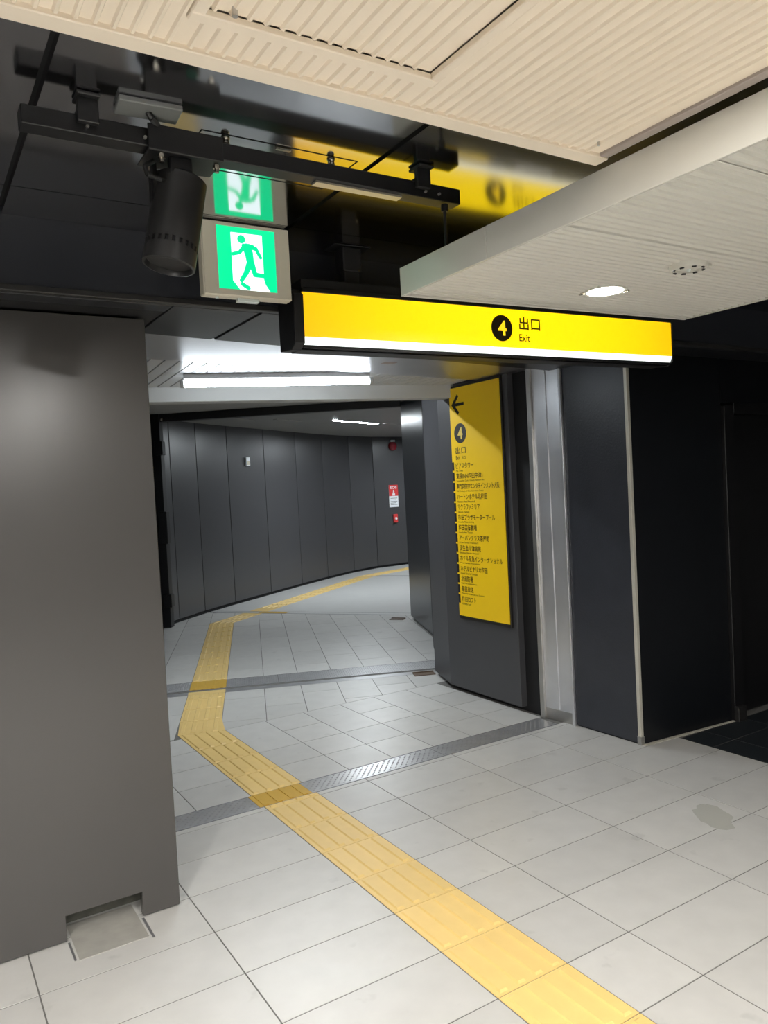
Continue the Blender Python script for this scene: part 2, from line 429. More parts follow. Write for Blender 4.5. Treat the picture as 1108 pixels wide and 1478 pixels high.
# base trim along the right wall
tr = MB(); tr.prism([(2.165, 1.228), (2.95, 1.166), (2.95, 1.146), (2.165, 1.205)], -.002, .004)
struct(tr.build('trim_1', mat('sealant', (.42, .40, .34), .7, noise=.3, nscale=30)), 'pale sealant line along the foot of the black wall', 'trim')
# wall and door further right
wd = MB(); wd.box(2.95, 6, 1.40, 1.55, 0, 2.8); wd.box(2.95, 6, 1.165, 1.40, 2.04, 2.8); wd.box(4.10, 6, 1.165, 1.40, 0, 2.04)
struct(wd.build('wall_door', BLACKW), 'black wall around the recessed door at the right edge', 'wall')
dr = thing('door_1', 'black recessed door at the right edge of the view', 'door', (3.5, 1.2, 0), kind='structure')
f = MB(); f.box(2.955, 3.055, 1.15, 1.30, 0, 2.02); f.box(3.055, 4.10, 1.15, 1.30, 1.97, 2.04); f.build('door_frame', BLACK, dr, bevel=.003)
MB().box(3.06, 4.09, 1.215, 1.26, .01, 1.965).build('door_leaf', BLACK, dr, bevel=.003)
MB().box(2.945, 3.03, 1.118, 1.150, 0, .095).build('frame_shoe', BLACKG, dr, bevel=.003)

# ------------------------------------------------------------------ far curved wall of steel panels
fwp = [(1.25, 7.83), (1.456, 8.02), (1.942, 8.44), (2.561, 8.91), (3.377, 9.475), (4.2, 10.05), (4.962, 10.55), (5.786, 11.03), (6.473, 11.29), (7.30, 11.36), (8.3, 11.15), (9.3, 10.7), (9.9, 10.2)]
bw = MB(); 
for p, q in zip(fwp[:-1], fwp[1:]):
    p = Vector(p); q = Vector(q); d = (q-p).normalized(); n = Vector((-d.y, d.x))
    bw.prism([tuple(p+n*.022), tuple(q+n*.022), tuple(q+n*.15), tuple(p+n*.15)], 0, 2.70)
wall_far = struct(bw.build('wall_far', SEAM), 'curved dark grey panelled wall at the end of the passage', 'wall')
for p, q in zip(fwp[:-1], fwp[1:]):
    p = Vector(p); q = Vector(q); d = (q-p).normalized(); n = Vector((-d.y, d.x))
    a = p+d*.006; b = q-d*.006
    MB().prism([tuple(a), tuple(b), tuple(b+n*.03), tuple(a+n*.03)], .045, 2.64).build('wall_panel', WALLF, wall_far, bevel=.003)
# hidden closing walls
cw = MB(); cw.prism([(3.72, 5.80), (9.9, 8.6), (10.0, 8.4), (3.85, 5.6)], 0, 2.7); cw.prism([(9.9, 8.5), (10.1, 8.5), (10.1, 10.6), (9.9, 10.6)], 0, 2.7)
struct(cw.build('wall_corridor', PANELG), 'dark wall of the far corridor behind the gate column', 'wall')
hw = MB(); hw.box(-4.2, -4, -7, 1.3, 0, 2.8); hw.box(-4.2, 6.2, -7.2, -7, 0, 2.8); hw.box(6, 6.2, -7, 1.6, 0, 2.8)
struct(hw.build('wall_back', mat('hall_wall', (.035, .035, .035), .5)), 'plain hall walls behind the camera', 'wall')

# ------------------------------------------------------------------ dark polished ceiling in panels
dc = MB(); dc.box(-4, 6, -7, .93, 2.585, 2.70)
ceiling = struct(dc.build('ceiling', SEAM), 'dark polished metal ceiling above the signs', 'ceiling')
xs = [-3.0, -2.09, -1.165, -.255, .655, 1.565, 2.475, 3.385, 4.3]
for x0, x1 in zip(xs[:-1], xs[1:]):
    for y0, y1 in [(-1.2, .652), (.652, .906)]:
        MB().box(x0+.009, x1-.009, y0+.002, y1-.002, 2.56, 2.59).build('ceiling_panel', DCEIL, ceiling)
fa = MB(); fa.box(-4, 6, .906, .93, 2.335, 2.585)
fascia = struct(fa.build('trim_2', FASC), 'dark vertical fascia stepping down from the polished ceiling', 'trim')
lip = MB(); lip.box(-4, 6, .900, .935, 2.315, 2.337); lip.build('lip', BLACKG, fascia, bevel=.003)
# dark soffit under the fascia
so = MB(); so.prism([(-4, .935), (6, .935), (6, 1.5), (2.2, 1.84), (.133, 1.545), (-.547, 1.445), (-4, 1.0)], 2.322, 2.50)
soffit = struct(so.build('trim_3', SEAM), 'dark soffit over the passage opening', 'soffit')
def sof_edge(x): return 1.525+.147*x
MB().prism([(-4, 1.035), (-.268, 1.035), (-.268, sof_edge(-.268)), (-4, sof_edge(-4))] if False else [(-.60, .94), (-.268, .94), (-.268, sof_edge(-.268)), (-.60, sof_edge(-.60))], 2.315, 2.33).build('soffit_panel', SOFD, soffit, bevel=.002)
MB().prism([(-.252, .94), (2.25, .94), (2.25, sof_edge(2.25)), (-.252, sof_edge(-.252))], 2.315, 2.33).build('soffit_panel', SOFD, soffit, bevel=.002)
MB().box(-4, -.604, .94, 1.035, 2.315, 2.33).build('soffit_panel', SOFD, soffit, bevel=.002)
MB().box(2.254, 6, .94, 1.16, 2.315, 2.33).build('soffit_panel', SOFD, soffit, bevel=.002)
# brushed steel shutter slot in the soffit
ss = MB(); ss.prism([(-.80, 1.3), (2.15, 1.3), (2.15, 2.53), (1.639, 2.470), (-.315, 2.232), (-.80, 2.175)], 2.350, 2.46)
struct(ss.build('trim_4', STEELS), 'brushed steel shutter slot plate over the passage mouth', 'soffit')
tag(MB().box(.975, 1.055, 1.99, 2.05, 2.3478, 2.3502).build('sticker', mat('faded_label', (.42, .33, .30), .5)), 'small faded label stuck on the steel slot plate over the passage', 'label')
# white board ceiling with the batten
bc = MB(); bc.prism([(-.85, 2.1), (2.5, 2.5), (2.5, 2.9), (1.84, 2.90), (-.02, 3.36), (-.85, 3.55)], 2.372, 2.46)
bceil = struct(bc.build('ceiling_passage', SEAM), 'white boarded ceiling strip over the passage lamp', 'ceiling')
def edge_a(x): return 2.272+.122*x
def edge_b(x): return 3.345-.252*x
sk = .076
for k in range(-9, 30):
    x0 = -.08+.082*k+.004; x1 = x0+.076
    if x1 > 2.12 and x0 > 2.05: break
    ya0, ya1 = edge_a(x0), edge_a(x1); yb0, yb1 = edge_b(x0), edge_b(x1)
    MB().prism([(x0, ya0), (x1, ya1), (x1+sk*(yb1-ya1), yb1), (x0+sk*(yb0-ya0), yb0)], 2.36, 2.376).build('ceiling_board', WHITES, bceil, bevel=.002)
# white beam behind it
wb = MB(); wb.prism([(-.60, 3.49), (2.20, 2.785), (2.245, 2.915), (-.56, 3.62)], 2.262, 2.50)
struct(wb.build('trim_5', BEAMW, bevel=.003), 'white beam across the passage behind the lamp', 'beam')
gc = MB(); gc.prism([(-.7, 3.5), (2.3, 2.8), (3.3, 4.6), (3.75, 6.0), (1.25, 7.85), (.8, 7.5)], 2.66, 2.75)
struct(gc.build('ceiling_middle', SOFW), 'grey ceiling between the white beam and the gate frame', 'ceiling')
fc = MB(); fc.prism([(1.25, 7.85), (3.75, 6.0), (10, 8.2), (10, 12), (6, 12.5), (1, 9)], 2.62, 2.72)
fceil = struct(fc.build('ceiling_far', FARC), 'dim grey ceiling of the far corridor', 'ceiling')
for (p, q) in [((2.05, 7.62), (2.62, 8.02)), ((2.9, 7.9), (3.45, 8.2)), ((5.05, 8.5), (5.6, 8.8))]:
    p = Vector(p); q = Vector(q); d = (q-p).normalized(); n = Vector((-d.y, d.x))*.035
    MB().prism([tuple(p-n), tuple(q-n), tuple(q+n), tuple(p+n)], 2.612, 2.63).build('slot_cover', SOFW, fceil)
rf = MB(); rf.prism([(-5, .93), (7, .93), (11, 8), (11, 13.5), (0, 13.5), (-5, 8)], 2.80, 2.9)
struct(rf.build('ceiling_light_cap', SOFW), 'unseen slab added above the ceilings to keep light out', 'ceiling')  # unseen slab, added so the ceilings are light-tight

# ================================================================== corrugated beige ceiling
def corrugated(mb, x0, x1, y0, y1, z, pitch, along, rib=.0055, d=.005):
    """sheet with narrow proud ribs; along='y' ribs run in y, 'x' ribs run in x"""
    a0, a1 = (x0, x1) if along == 'y' else (y0, y1)
    prof = [(a0, z)]
    t = a0+pitch*.5
    while t < a1-pitch*.45:
        prof += [(t-rib, z), (t-rib*.45, z-d), (t+rib*.45, z-d), (t+rib, z)]
        t += pitch
    prof.append((a1, z))
    b0, b1 = (y0, y1) if along == 'y' else (x0, x1)
    n = len(prof); pts = []
    for b in (b0, b1):
        for a, zz in prof: pts.append((a, b, zz) if along == 'y' else (b, a, zz))
    fs = [(i, i+1, n+i+1, n+i) for i in range(n-1)]
    mb.add(pts, fs)
    # flat back, so the sheet has thickness
    X0, X1, Y0, Y1 = x0, x1, y0, y1
    mb.add([(X0, Y0, z+.012), (X1, Y0, z+.012), (X1, Y1, z+.012), (X0, Y1, z+.012)], [(0, 1, 2, 3)])
    return mb
BX1 = -.035           # its right edge, beside the canopy
BV = -.606            # where the ribs stop
HX0, HX1, HY0, HY1 = -1.046, -.606, -1.25, -.699      # hatch in it
RP = .0286
bc_ = thing('ceiling_lowered', 'beige ribbed metal ceiling with an edge trim, over the viewer', 'ceiling', (-1.4, -3, 2.352), kind='structure')
s = MB()
corrugated(s, -3.6, HX0, -6, BV, 2.362, RP, 'y'); corrugated(s, HX1, BX1-.03, -6, BV, 2.362, RP, 'y')
corrugated(s, HX0, HX1, -6, HY0, 2.362, RP, 'y'); corrugated(s, HX0, HX1, HY1, BV, 2.362, RP, 'y')
s.build('ribbed_sheet', BEIGE, bc_)
t = MB(); t.box(-3.6, BX1, BV, -.566, 2.352, 2.366); t.box(-3.6, BX1, -.580, -.566, 2.360, 2.41); t.build('edge_trim', BEIGE, bc_, bevel=.002)
t = MB(); t.box(BX1-.030, BX1-.004, -6, BV-.001, 2.354, 2.39); t.build('side_trim', mat('taupe_trim', (.36, .31, .28), .5), bc_, bevel=.002)
t = MB(); t.box(-3.6, BX1, -6, -.580, 2.39, 2.40); t.build('back', BEIGE, bc_)
mh = thing('ceiling_hatch', 'beige framed access hatch in the ribbed ceiling overhead', 'hatch', (-.83, -.98, 2.352))
t = MB()
t.box(HX0-.019, HX1+.006, HY1-.014, HY1+.010, 2.351, 2.364); t.box(HX0-.019, HX1+.006, HY0-.010, HY0+.010, 2.351, 2.364)
t.box(HX0-.019, HX0+.004, HY0+.010, HY1-.014, 2.351, 2.364); t.box(HX1-.014, HX1+.006, HY0+.010, HY1-.014, 2.351, 2.364)
t.build('hatch_frame', BEIGE, mh, bevel=.002)
s = MB(); corrugated(s, HX0+.004, HX1-.0145, HY0+.008, HY1-.0145, 2.3655, RP, 'y'); s.build('hatch_leaf', BEIGE, mh)
s = MB(); s.cyl((HX0+.045, HY1-.030, 2.352), (HX0+.045, HY1-.030, 2.366), .005, 10); s.build('latch', STEELD, mh)
tag(MB().cyl((-.112, -.647, 2.354), (-.112, -.647, 2.362), .0035, 10).build('screw_head', STEELD), 'small screw in the ribbed ceiling near its corner', 'screw')

# ================================================================== white suspended canopy
cn = thing('canopy', 'white suspended canopy with ribbed underside and smooth side fascia', 'canopy', (.65, -2, 2.25))
CX0, CX1 = -.0264, 1.3457
CB, CT = 2.25, 2.344
def cfar(x): return .3044-.0564*(x-CX0)
seams = [-5.65, -5.19, -4.76, -4.33, -3.89, -3.46, -3.03, -2.60, -2.165, -1.732, -1.2997, -.8663, -.4337, .200]
for y0, y1 in zip(seams[:-1], seams[1:]):
    s = MB(); corrugated(s, CX0+.012, CX1-.014, y0+.0012, y1-.0012, CB+.008, .0284, 'x', rib=.0090, d=.0060); s.build('ribbed_panel', WHITEP, cn)
s = MB()   # the last strip follows the slightly skewed far edge
s.hexa([(CX0+.011, .2005, CB+.009), (CX1-.013, .2005, CB+.009), (CX1-.013, cfar(CX1)-.014, CB+.009), (CX0+.011, cfar(CX0)-.014, CB+.009),
        (CX0+.011, .2005, CB+.018), (CX1-.013, .2005, CB+.018), (CX1-.013, cfar(CX1)-.014, CB+.018), (CX0+.011, cfar(CX0)-.014, CB+.018)])
for k in range(3):
    yl = cfar(CX0)-.034-.024*k; yr = cfar(CX1)-.020-.006*k
    if yr < .203: yr = .203
    s.hexa([(CX0+.02, yl-.006, CB+.0035), (CX1-.02, yr-.001, CB+.0035), (CX1-.02, yr, CB+.0035), (CX0+.02, yl+.006, CB+.0035), (CX0+.02, yl-.010, CB+.010), (CX1-.02, yr-.002, CB+.010), (CX1-.02, yr+.001, CB+.010), (CX0+.02, yl+.010, CB+.010)])
s.build('end_panel', WHITEP, cn)
yj = -.144
MB().box(CX0, CX0+.010, -5.65, yj-.001, CB, CT).build('side_fascia', FASCIAW, cn, bevel=.0012)
MB().box(CX0, CX0+.010, yj+.001, cfar(CX0), CB, CT).build('side_fascia', FASCIAW, cn, bevel=.0012)
s = MB(); s.hexa([(CX0+.0105, cfar(CX0)-.013, CB), (CX1, cfar(CX1)-.013, CB), (CX1, cfar(CX1), CB), (CX0+.0105, cfar(CX0), CB),
                  (CX0+.0105, cfar(CX0)-.013, CT), (CX1, cfar(CX1)-.013, CT), (CX1, cfar(CX1), CT), (CX0+.0105, cfar(CX0), CT)]); s.build('end_fascia', WHITEP, cn, bevel=.0012)
MB().box(CX1-.012, CX1, -5.65, cfar(CX1)-.014, CB, CT).build('side_fascia', FASCIAW, cn, bevel=.0012)
MB().box(CX0+.012, CX1-.014, -5.65, .20, CT-.02, CT-.006).build('top_sheet', WHITEP, cn)
r = MB(); r.cyl((-.014, .058, CT-.03), (-.014, .058, 2.4735), .005, 10); r.build('hanger_rod', BLACK, cn)
MB().cyl((-.014, .058, 2.452), (-.014, .058, 2.4735), .011, 8).build('hanger_nut', BLACK, cn)
# downlights and detector in the canopy
def downlight(x, y, zc, label, m, r=.061, clips=False):
    dl = thing('downlight', label, 'light', (x, y, zc), 'round recessed downlights')
    s = MB(); s.lathe([(r, .004), (r, -.003), (r+.010, -.004), (r+.012, .004)], (x, y, zc+.003)); s.build('rim', WHITEP, dl, smooth=True)
    MB().cyl((x, y, zc+.0005), (x, y, zc+.006), r, 28).build('diffuser', m, dl)
    if clips:
        for a in (2.35, -.4):
            cx_, cy_ = x+(r+.018)*math.cos(a), y+(r+.018)*math.sin(a)
            MB().box(cx_-.004, cx_+.004, cy_-.010, cy_+.010, zc-.002, zc+.004).build('spring_clip', BRASS, dl)
downlight(.619, .0006, CB, 'round lit downlight recessed in the white canopy, the only lamp seen in it', EM_DOWN, clips=True)
for i, y in enumerate((-1.8, -3.6)): downlight(.619, y, CB, 'downlight in the canopy, %s behind the viewer' % ('beside and' if i == 0 else 'farther'), EM_DOWN)
for i, (x, y, lab) in enumerate([(-.69, -1.50, 'downlight in the beige ceiling just right of the viewer'), (-2.0, -.95, 'unseen downlight added left of the viewer to brighten the floor there'), (-.69, -3.3, 'downlight in the beige ceiling behind the viewer'), (-2.45, -3.3, 'downlight in the beige ceiling behind the viewer at the left'),  # the lamp at the left is unseen, placed to brighten the left floor
        (-3.3, -2.1, 'unseen downlight added far left of the viewer for bounce light'), (-.69, -4.8, 'unseen downlight added well behind the viewer for bounce light'), (-2.45, -4.8, 'unseen downlight added at the rear left for bounce light'), (-1.55, -2.6, 'unseen downlight added over the viewer for bounce light')]):  # far left, overhead and rear lamps are unseen, added for bounce light
    downlight(x, y, 2.352, lab, EM_HALL)
dt = thing('smoke_detector', 'round white slotted detector on the canopy underside', 'detector', (.626, -.328, CB))
DO = (.626, -.328, CB+.002)
s = MB(); s.lathe([(.058, .006), (.057, -.006), (.052, -.013), (.043, -.014), (.0415, -.004), (.0415, .006)], DO, seg=32); s.build('ring', WHITEP, dt, smooth=True)
s = MB(); s.lathe([(.036, .006), (.036, -.007), (.026, -.011), (.010, -.012), (.0, -.012)], DO, seg=28); s.build('body', WHITEP, dt, smooth=True)
for i in range(8):
    a = i*math.pi/4+.2
    MB().cyl((DO[0]+.0455*math.cos(a-.14), DO[1]+.0455*math.sin(a-.14), DO[2]-.0138), (DO[0]+.0455*math.cos(a+.14), DO[1]+.0455*math.sin(a+.14), DO[2]-.0138), .0035, 6).build('slot', BLACKG, dt)
MB().lathe([(.0385, -.002), (.0385, .006)], DO, seg=28).build('gap', SEAM, dt)
MB().lathe([(.0, -.020), (.005, -.019), (.008, -.012), (.008, -.007)], DO, seg=12).build('lens', CLEAR, dt, smooth=True)
MB().box(DO[0]+.028, DO[0]+.060, DO[1]-.040, DO[1]-.012, DO[2]-.008, DO[2]+.005).build('bracket', WHITEP, dt, bevel=.002)

# ================================================================== hanging yellow exit sign
D = Vector((1.98, -.09, 0)).normalized()
P0 = Vector((-.178, .735, 0)); SL = 1.985
hs = thing('hanging_sign', 'long backlit yellow sign hanging across the passage mouth, numeral 4 and Exit', 'sign', (.82, .74, 2.15))
FS = frame((P0.x, P0.y, 0), (D.x, D.y, 0), (0, 0, 1))     # local x along the sign, y up, z towards the viewer
def S(): return MB(FS)
h = S(); h.ext if False else None
h.box(.0, SL, 2.370, 2.408, -.135, -.006)
h.box(.0, SL, 2.150, 2.372, -.135, -.012)
h.box(.0, SL, 2.356, 2.374, -.02, .004)
h.add([(0, 2.158, -.05), (SL, 2.158, -.05), (SL, 2.150, -.05), (0, 2.150, -.05), (0, 2.158, -.010), (SL, 2.158, -.010), (SL, 2.150, -.022), (0, 2.150, -.022)], [(3,2,1,0),(4,5,6,7),(0,1,5,4),(1,2,6,5),(2,3,7,6),(3,0,4,7)])
h.build('housing', BLACK, hs, bevel=.002)
for x0, x1 in ((-.040, 0.0), (SL, SL+.006)):
    c = S(); n = len([0])
    prof = [(2.155, -.145), (2.145, -.035), (2.165, .004), (2.345, .010), (2.372, -.03), (2.372, -.145)]
    pts = [(x0, y, z) for y, z in prof]+[(x1, y, z) for y, z in prof]; k = len(prof)
    c.add(pts, [tuple(range(k)), tuple(range(k, 2*k))]+[(i, (i+1) % k, k+(i+1) % k, k+i) for i in range(k)])
    c.build('end_cap', BLACK, hs, bevel=.002)
f = S(); f.box(0, SL, 2.190, 2.356, -.012, 0); face = f.build('face_panel', EM_YEL, hs)
f = S(); f.hexa([(0, 2.162, -.022), (SL, 2.162, -.022), (SL, 2.162, -.012), (0, 2.162, -.012), (0, 2.190, -.012), (SL, 2.190, -.012), (SL, 2.190, .001), (0, 2.190, .001)]); f.build('lit_edge', EM_STRIP, hs)
cx = .927; cz = 2.272
d_ = S(); d_.cyl((cx, cz, -.001), (cx, cz, .0015), .0565, 40); disc = d_.build('number_disc', INKS, hs)
n_ = S(); text_into(n_, '4', cx, cz-.032, .064, .046, z=.0018, bold=.02, align='CENTER'); n_.build('numeral', INKY, disc)
l_ = S(); text_into(l_, '出口', cx+.095, cz-.003, .058, .118, z=.0, bold=.012); text_into(l_, 'Exit', cx+.093, cz-.052, .031, .060, z=.0, bold=.01); l_.build('lettering', INKS, hs)
# top box, label, hanger posts
b_ = S(); b_.box(.03, SL-.03, 2.372, 2.418, -.12, -.03); b_.build('ballast_box', BLACK, hs, bevel=.002)
b_ = S(); b_.box(.045, .082, 2.392, 2.408, -.0305, -.0285); b_.build('sticker', PAPER, hs)['label'] = 'small white sticker'
for xx in (.235, 1.75):
    b_ = S(); b_.box(xx-.032, xx+.032, 2.415, 2.47, -.10, -.04); b_.box(xx-.040, xx+.040, 2.462, 2.553, -.11, -.03); hp_ = b_.build('hanger_post', BLACK, hs, bevel=.003)
    b_ = S(); b_.box(xx-.08, xx+.08, 2.5555, 2.5590, -.12, -.02); b_.build('ceiling_flange', BLACK, hs, bevel=.001)
    b_ = S(); b_.cyl((xx+.025, 2.465, -.03), (xx+.025, 2.465, -.026), .005, 8); b_.build('bolt', BRASS, hp_)

# ================================================================== emergency exit sign with running figure
ex = thing('exit_sign', 'square green running-man exit light in an ivory housing under the dark ceiling', 'sign', (-.41, .71, 2.30))
EA = Vector((-.572, .682, 0)); EB = Vector((-.247, .676, 0))
FE = frame((EA.x, EA.y, 0), (EB-EA), (0, 0, 1)); EW = (EB-EA).length
def E_(): return MB(FE)
h = E_(); h.box(0, EW, 2.302, 2.557, -.050, -.004); h.build('housing', SIGNH, ex, bevel=.004)
h = E_(); 
PX0, PX1, PZ0, PZ1 = .053, .268, 2.326, 2.542
h.box(.004, EW-.004, 2.306, PZ0, -.006, 0); h.box(.004, EW-.004, PZ1, 2.553, -.006, 0); h.box(.004, PX0, PZ0, PZ1, -.006, 0); h.box(PX1, EW-.004, PZ0, PZ1, -.006, 0)
h.build('front_frame', SIGNH, ex)
pn = E_(); pn.box(PX0, PX1, PZ0, PZ1, -.006, -.003); panel = pn.build('green_panel', EM_GREEN, ex)
pw_, ph_ = PX1-PX0, PZ1-PZ0
def q(s_, t_): return (PX0+s_*pw_, PZ1-t_*ph_)
def flat(mb, pts, z0, z1):
    n = len(pts); P = [(x, y, z0) for x, y in pts]+[(x, y, z1) for x, y in pts]
    mb.add(P, [tuple(range(n)), tuple(range(n, 2*n))]+[(i, (i+1) % n, n+(i+1) % n, n+i) for i in range(n)])
def capsule(mb, a, b, ra, rb, z0, z1, seg=8):
    a = Vector(a); b = Vector(b); d = (b-a); an = math.atan2(d.y, d.x); pts = []
    for i in range(seg+1):
        t = an+math.pi/2+math.pi*i/seg; pts.append((a.x+ra*math.cos(t), a.y+ra*math.sin(t)))
    for i in range(seg+1):
        t = an-math.pi/2+math.pi*i/seg; pts.append((b.x+rb*math.cos(t), b.y+rb*math.sin(t)))
    flat(mb, pts, z0, z1)
dw = E_(); flat(dw, [q(.243, .09), q(.777, .085), q(.777, .80), q(.80, .88), q(.88, .997), q(.36, .997), q(.243, .855)], -.0035, -.0022); dw.build('door_shape', EM_WHITE, panel)
mn = E_()
def limb(a, b, ra, rb): capsule(mn, q(*a), q(*b), ra*pw_, rb*pw_, -.003, -.0012)
cxh = q(.417, .185); mn.cyl((*cxh, -.003), (*cxh, -.0012), .068*pw_, 24)
limb((.50, .31), (.535, .40), .068, .075); limb((.535, .40), (.555, .56), .072, .062)      # trunk
limb((.46, .30), (.375, .40), .034, .030); limb((.375, .40), (.262, .435), .030, .028)      # trailing arm
limb((.54, .285), (.66, .315), .042, .034); limb((.66, .315), (.735, .45), .032, .028)      # leading arm
limb((.45, .285), (.60, .285), .034, .034)
limb((.545, .55), (.47, .72), .055, .042); limb((.47, .72), (.385, .845), .040, .034)       # front leg
limb((.575, .56), (.625, .735), .052, .040); limb((.625, .735), (.83, .745), .040, .032)    # back leg
limb((.40, .905), (.50, 1.0-.04), .032, .034)                                              # floor shadow of the foot
mn.build('running_figure', EM_GREEN, panel)
h = E_(); h.box(.125, .205, 2.290, 2.303, -.042, -.018); h.build('test_lamp', CLEAR, ex, bevel=.002)
h = E_(); h.cyl((.052, 2.296, -.025), (.052, 2.304, -.025), .006, 10); h.build('screw', CLEAR, ex)

# ================================================================== black ceiling rail
br = thing('ceiling_rail', 'long black rail bracketed under the dark ceiling in front of the exit light', 'rail', (-.58, .05, 2.47))
MB().hexa([(-1.205, .035, 2.474), (.040, .045, 2.478), (.040, .098, 2.478), (-1.205, .088, 2.474), (-1.205, .035, 2.517), (.040, .045, 2.524), (.040, .098, 2.524), (-1.205, .088, 2.517)]).build('channel', BLACK, br, bevel=.002)
MB().box(-.455, -.170, .058, .088, 2.471, 2.477).build('slot_cover', mat('rail_cover_caught_light', (.55, .52, .42), .3, metal=.6), br)  # pale colour paints in the sign's light caught under the rail
for x in (-1.063, -.115):
    b_ = MB(); b_.box(x-.024, x+.024, .016, .034, 2.495, 2.556); b_.box(x-.026, x+.026, .0, .06, 2.550, 2.5585); b_.box(x-.024, x+.024, .020, .090, 2.517, 2.526); b_.build('bracket', BLACK, br, bevel=.002)
for x in (-1.063, -.93, -.10, -.05): MB().cyl((x, .030, 2.492), (x, .037, 2.492), .004, 8).build('rivet', STEELD, br)
# spotlight hung from the rail
sp_ = thing('spotlight', 'black cylindrical spotlight on a bracket under the black rail', 'spotlight', (-.85, .08, 2.2))
TOP = Vector((-.824, .10, 2.432)); BOT = Vector((-.872, .095, 2.205)); ax = (BOT-TOP).normalized(); LEN = (BOT-TOP).length
s = MB(); s.lathe([(.0, .0), (.058, .0), (.065, .006), (.066, LEN-.056)], TOP, ax, 40); s.build('body', BLACKG, sp_, smooth=True)
s = MB(); s.lathe([(.060, LEN-.056), (.060, LEN-.042)], TOP, ax, 40); s.build('vent_gap', SEAM, sp_, smooth=True)
s = MB()
a_ = ax.orthogonal().normalized(); b2 = ax.cross(a_)
for i in range(24):
    t0 = 2*math.pi*(i+.0)/24; t1 = 2*math.pi*(i+.5)/24
    pts = []
    for hh in (LEN-.057, LEN-.041):
        for t in (t0, t1):
            for rr_ in (.0585, .066): pts.append(TOP+ax*hh+(a_*math.cos(t)+b2*math.sin(t))*rr_)
    s.add(pts, [(0,1,3,2),(4,6,7,5),(0,4,5,1),(2,3,7,6),(1,5,7,3),(0,2,6,4)])
s.build('vent_fins', BLACKG, sp_)
s = MB(); s.lathe([(.066, LEN-.042), (.066, LEN), (.060, LEN+.002), (.057, LEN-.012), (.0, LEN-.012)], TOP, ax, 40); s.build('front_ring', BLACKG, sp_, smooth=True)
s = MB(); s.box(-.925, -.735, .024, .0275, 2.464, 2.526); s.box(-.925, -.735, .0275, .135, 2.464, 2.4685); s.build('mounting_plate', BLACK, sp_, bevel=.0012)
s = MB(); s.box(-.868, -.812, .045, .070, 2.425, 2.465); s.box(-.905, -.890, .085, .115, 2.34, 2.465); s.box(-.895, -.875, .085, .115, 2.335, 2.36); s.build('yoke', BLACK, sp_, bevel=.002)
for x, y in ((-.892, .035), (-.750, .040), (-.905, .105)):
    s = MB(); s.cyl((x, y, 2.440), (x, y, 2.465), .006, 8); s.cyl((x, y, 2.450), (x, y, 2.458), .010, 6); s.build('bolt', BRASS, sp_)
cpts = [Vector((-.905, .06, 2.45)), Vector((-.93, .05, 2.43)), Vector((-.925, .05, 2.41)), Vector((-.89, .055, 2.405)), Vector((-.85, .07, 2.42))]
MB().tube(cpts, .006, 8).build('power_lead', RUBBER, sp_, smooth=True)
# cable cover plate on the ceiling
jp = thing('cable_cover', 'small grey ceiling cover plate with a black cable', 'cover plate', (-.93, .01, 2.55))
MB().hexa([(-1.0, -.018, 2.545), (-.852, -.026, 2.545), (-.846, .050, 2.545), (-.995, .058, 2.545), (-1.0, -.018, 2.559), (-.852, -.026, 2.559), (-.846, .050, 2.559), (-.995, .058, 2.559)]).build('plate', PLATEG, jp, bevel=.002)
MB().tube([Vector((-.925, .015, 2.546)), Vector((-.915, .02, 2.535)), Vector((-.900, .03, 2.525)), Vector((-.885, .045, 2.519))], .008, 8).build('cable', RUBBER, jp, smooth=True)
# hatch in the dark ceiling
ah = thing('ceiling_hatch', 'thin outlined hatch with two round knobs in the dark ceiling behind the rail', 'hatch', (-.54, .15, 2.56))
s = MB(); X0, X1, Y0, Y1 = -.772, -.306, .075, .30
for a, b, c_, d2 in ((X0, X1, Y0, Y0+.003), (X0, X1, Y1-.003, Y1), (X0, X0+.003, Y0, Y1), (X1-.003, X1, Y0, Y1)): s.box(a, b, c_, d2, 2.5588, 2.5602)
s.build('joint', SEAM, ah)
for x in (-.700, -.384):
    MB().lathe([(.0, -.020), (.008, -.019), (.011, -.014), (.009, -.006), (.012, -.001), (.012, .0)], (x, .095, 2.5588), seg=14).build('knob', BRASS, ah, smooth=True)
s = MB(); s.box(-.560, -.515, .080, .092, 2.553, 2.5588); s.build('latch', BRASS, ah, bevel=.001)

# ================================================================== directory on the pillar
dg_ = thing('directory_sign', 'tall yellow directory board with arrow and place names on the dark pillar', 'sign', (2.06, 2.54, .6))
FD = frame((2.066, 2.836, 0), (0.012, -1, 0), (0, 0, 1))      # local x runs towards the viewer, y up, z out of the wall
FD = frame((2.064, 2.836, 0), (-.018, -1, 0), (0, 0, 1))
def Dm(): return MB(FD)
DW = .588
b_ = Dm(); b_.box(-.006, DW+.012, .585, 2.345, -.022, -.004); b_.build('backboard', INK, dg_, bevel=.002)
b_ = Dm(); b_.box(0, DW, .610, 2.327, -.006, 0); b_.build('face', YELP, dg_)
ar = Dm()
def stroke(mb, a, b, w_, z0=0.0, z1=.001):
    a = Vector(a); b = Vector(b); d = (b-a).normalized(); n = Vector((-d.y, d.x))*w_/2
    flat(mb, [tuple(a-n), tuple(b-n), tuple(b+n), tuple(a+n)], z0, z1)
stroke(ar, (.045, 2.200), (.178, 2.200), .022); stroke(ar, (.034, 2.192), (.108, 2.268), .024, 0, .0011); stroke(ar, (.034, 2.208), (.108, 2.132), .024, 0, .0012)
ar.build('arrow', INK, dg_)
d_ = Dm(); d_.cyl((.118, 1.985, 0), (.118, 1.985, .001), .074, 40); disc = d_.build('number_disc', INK, dg_)
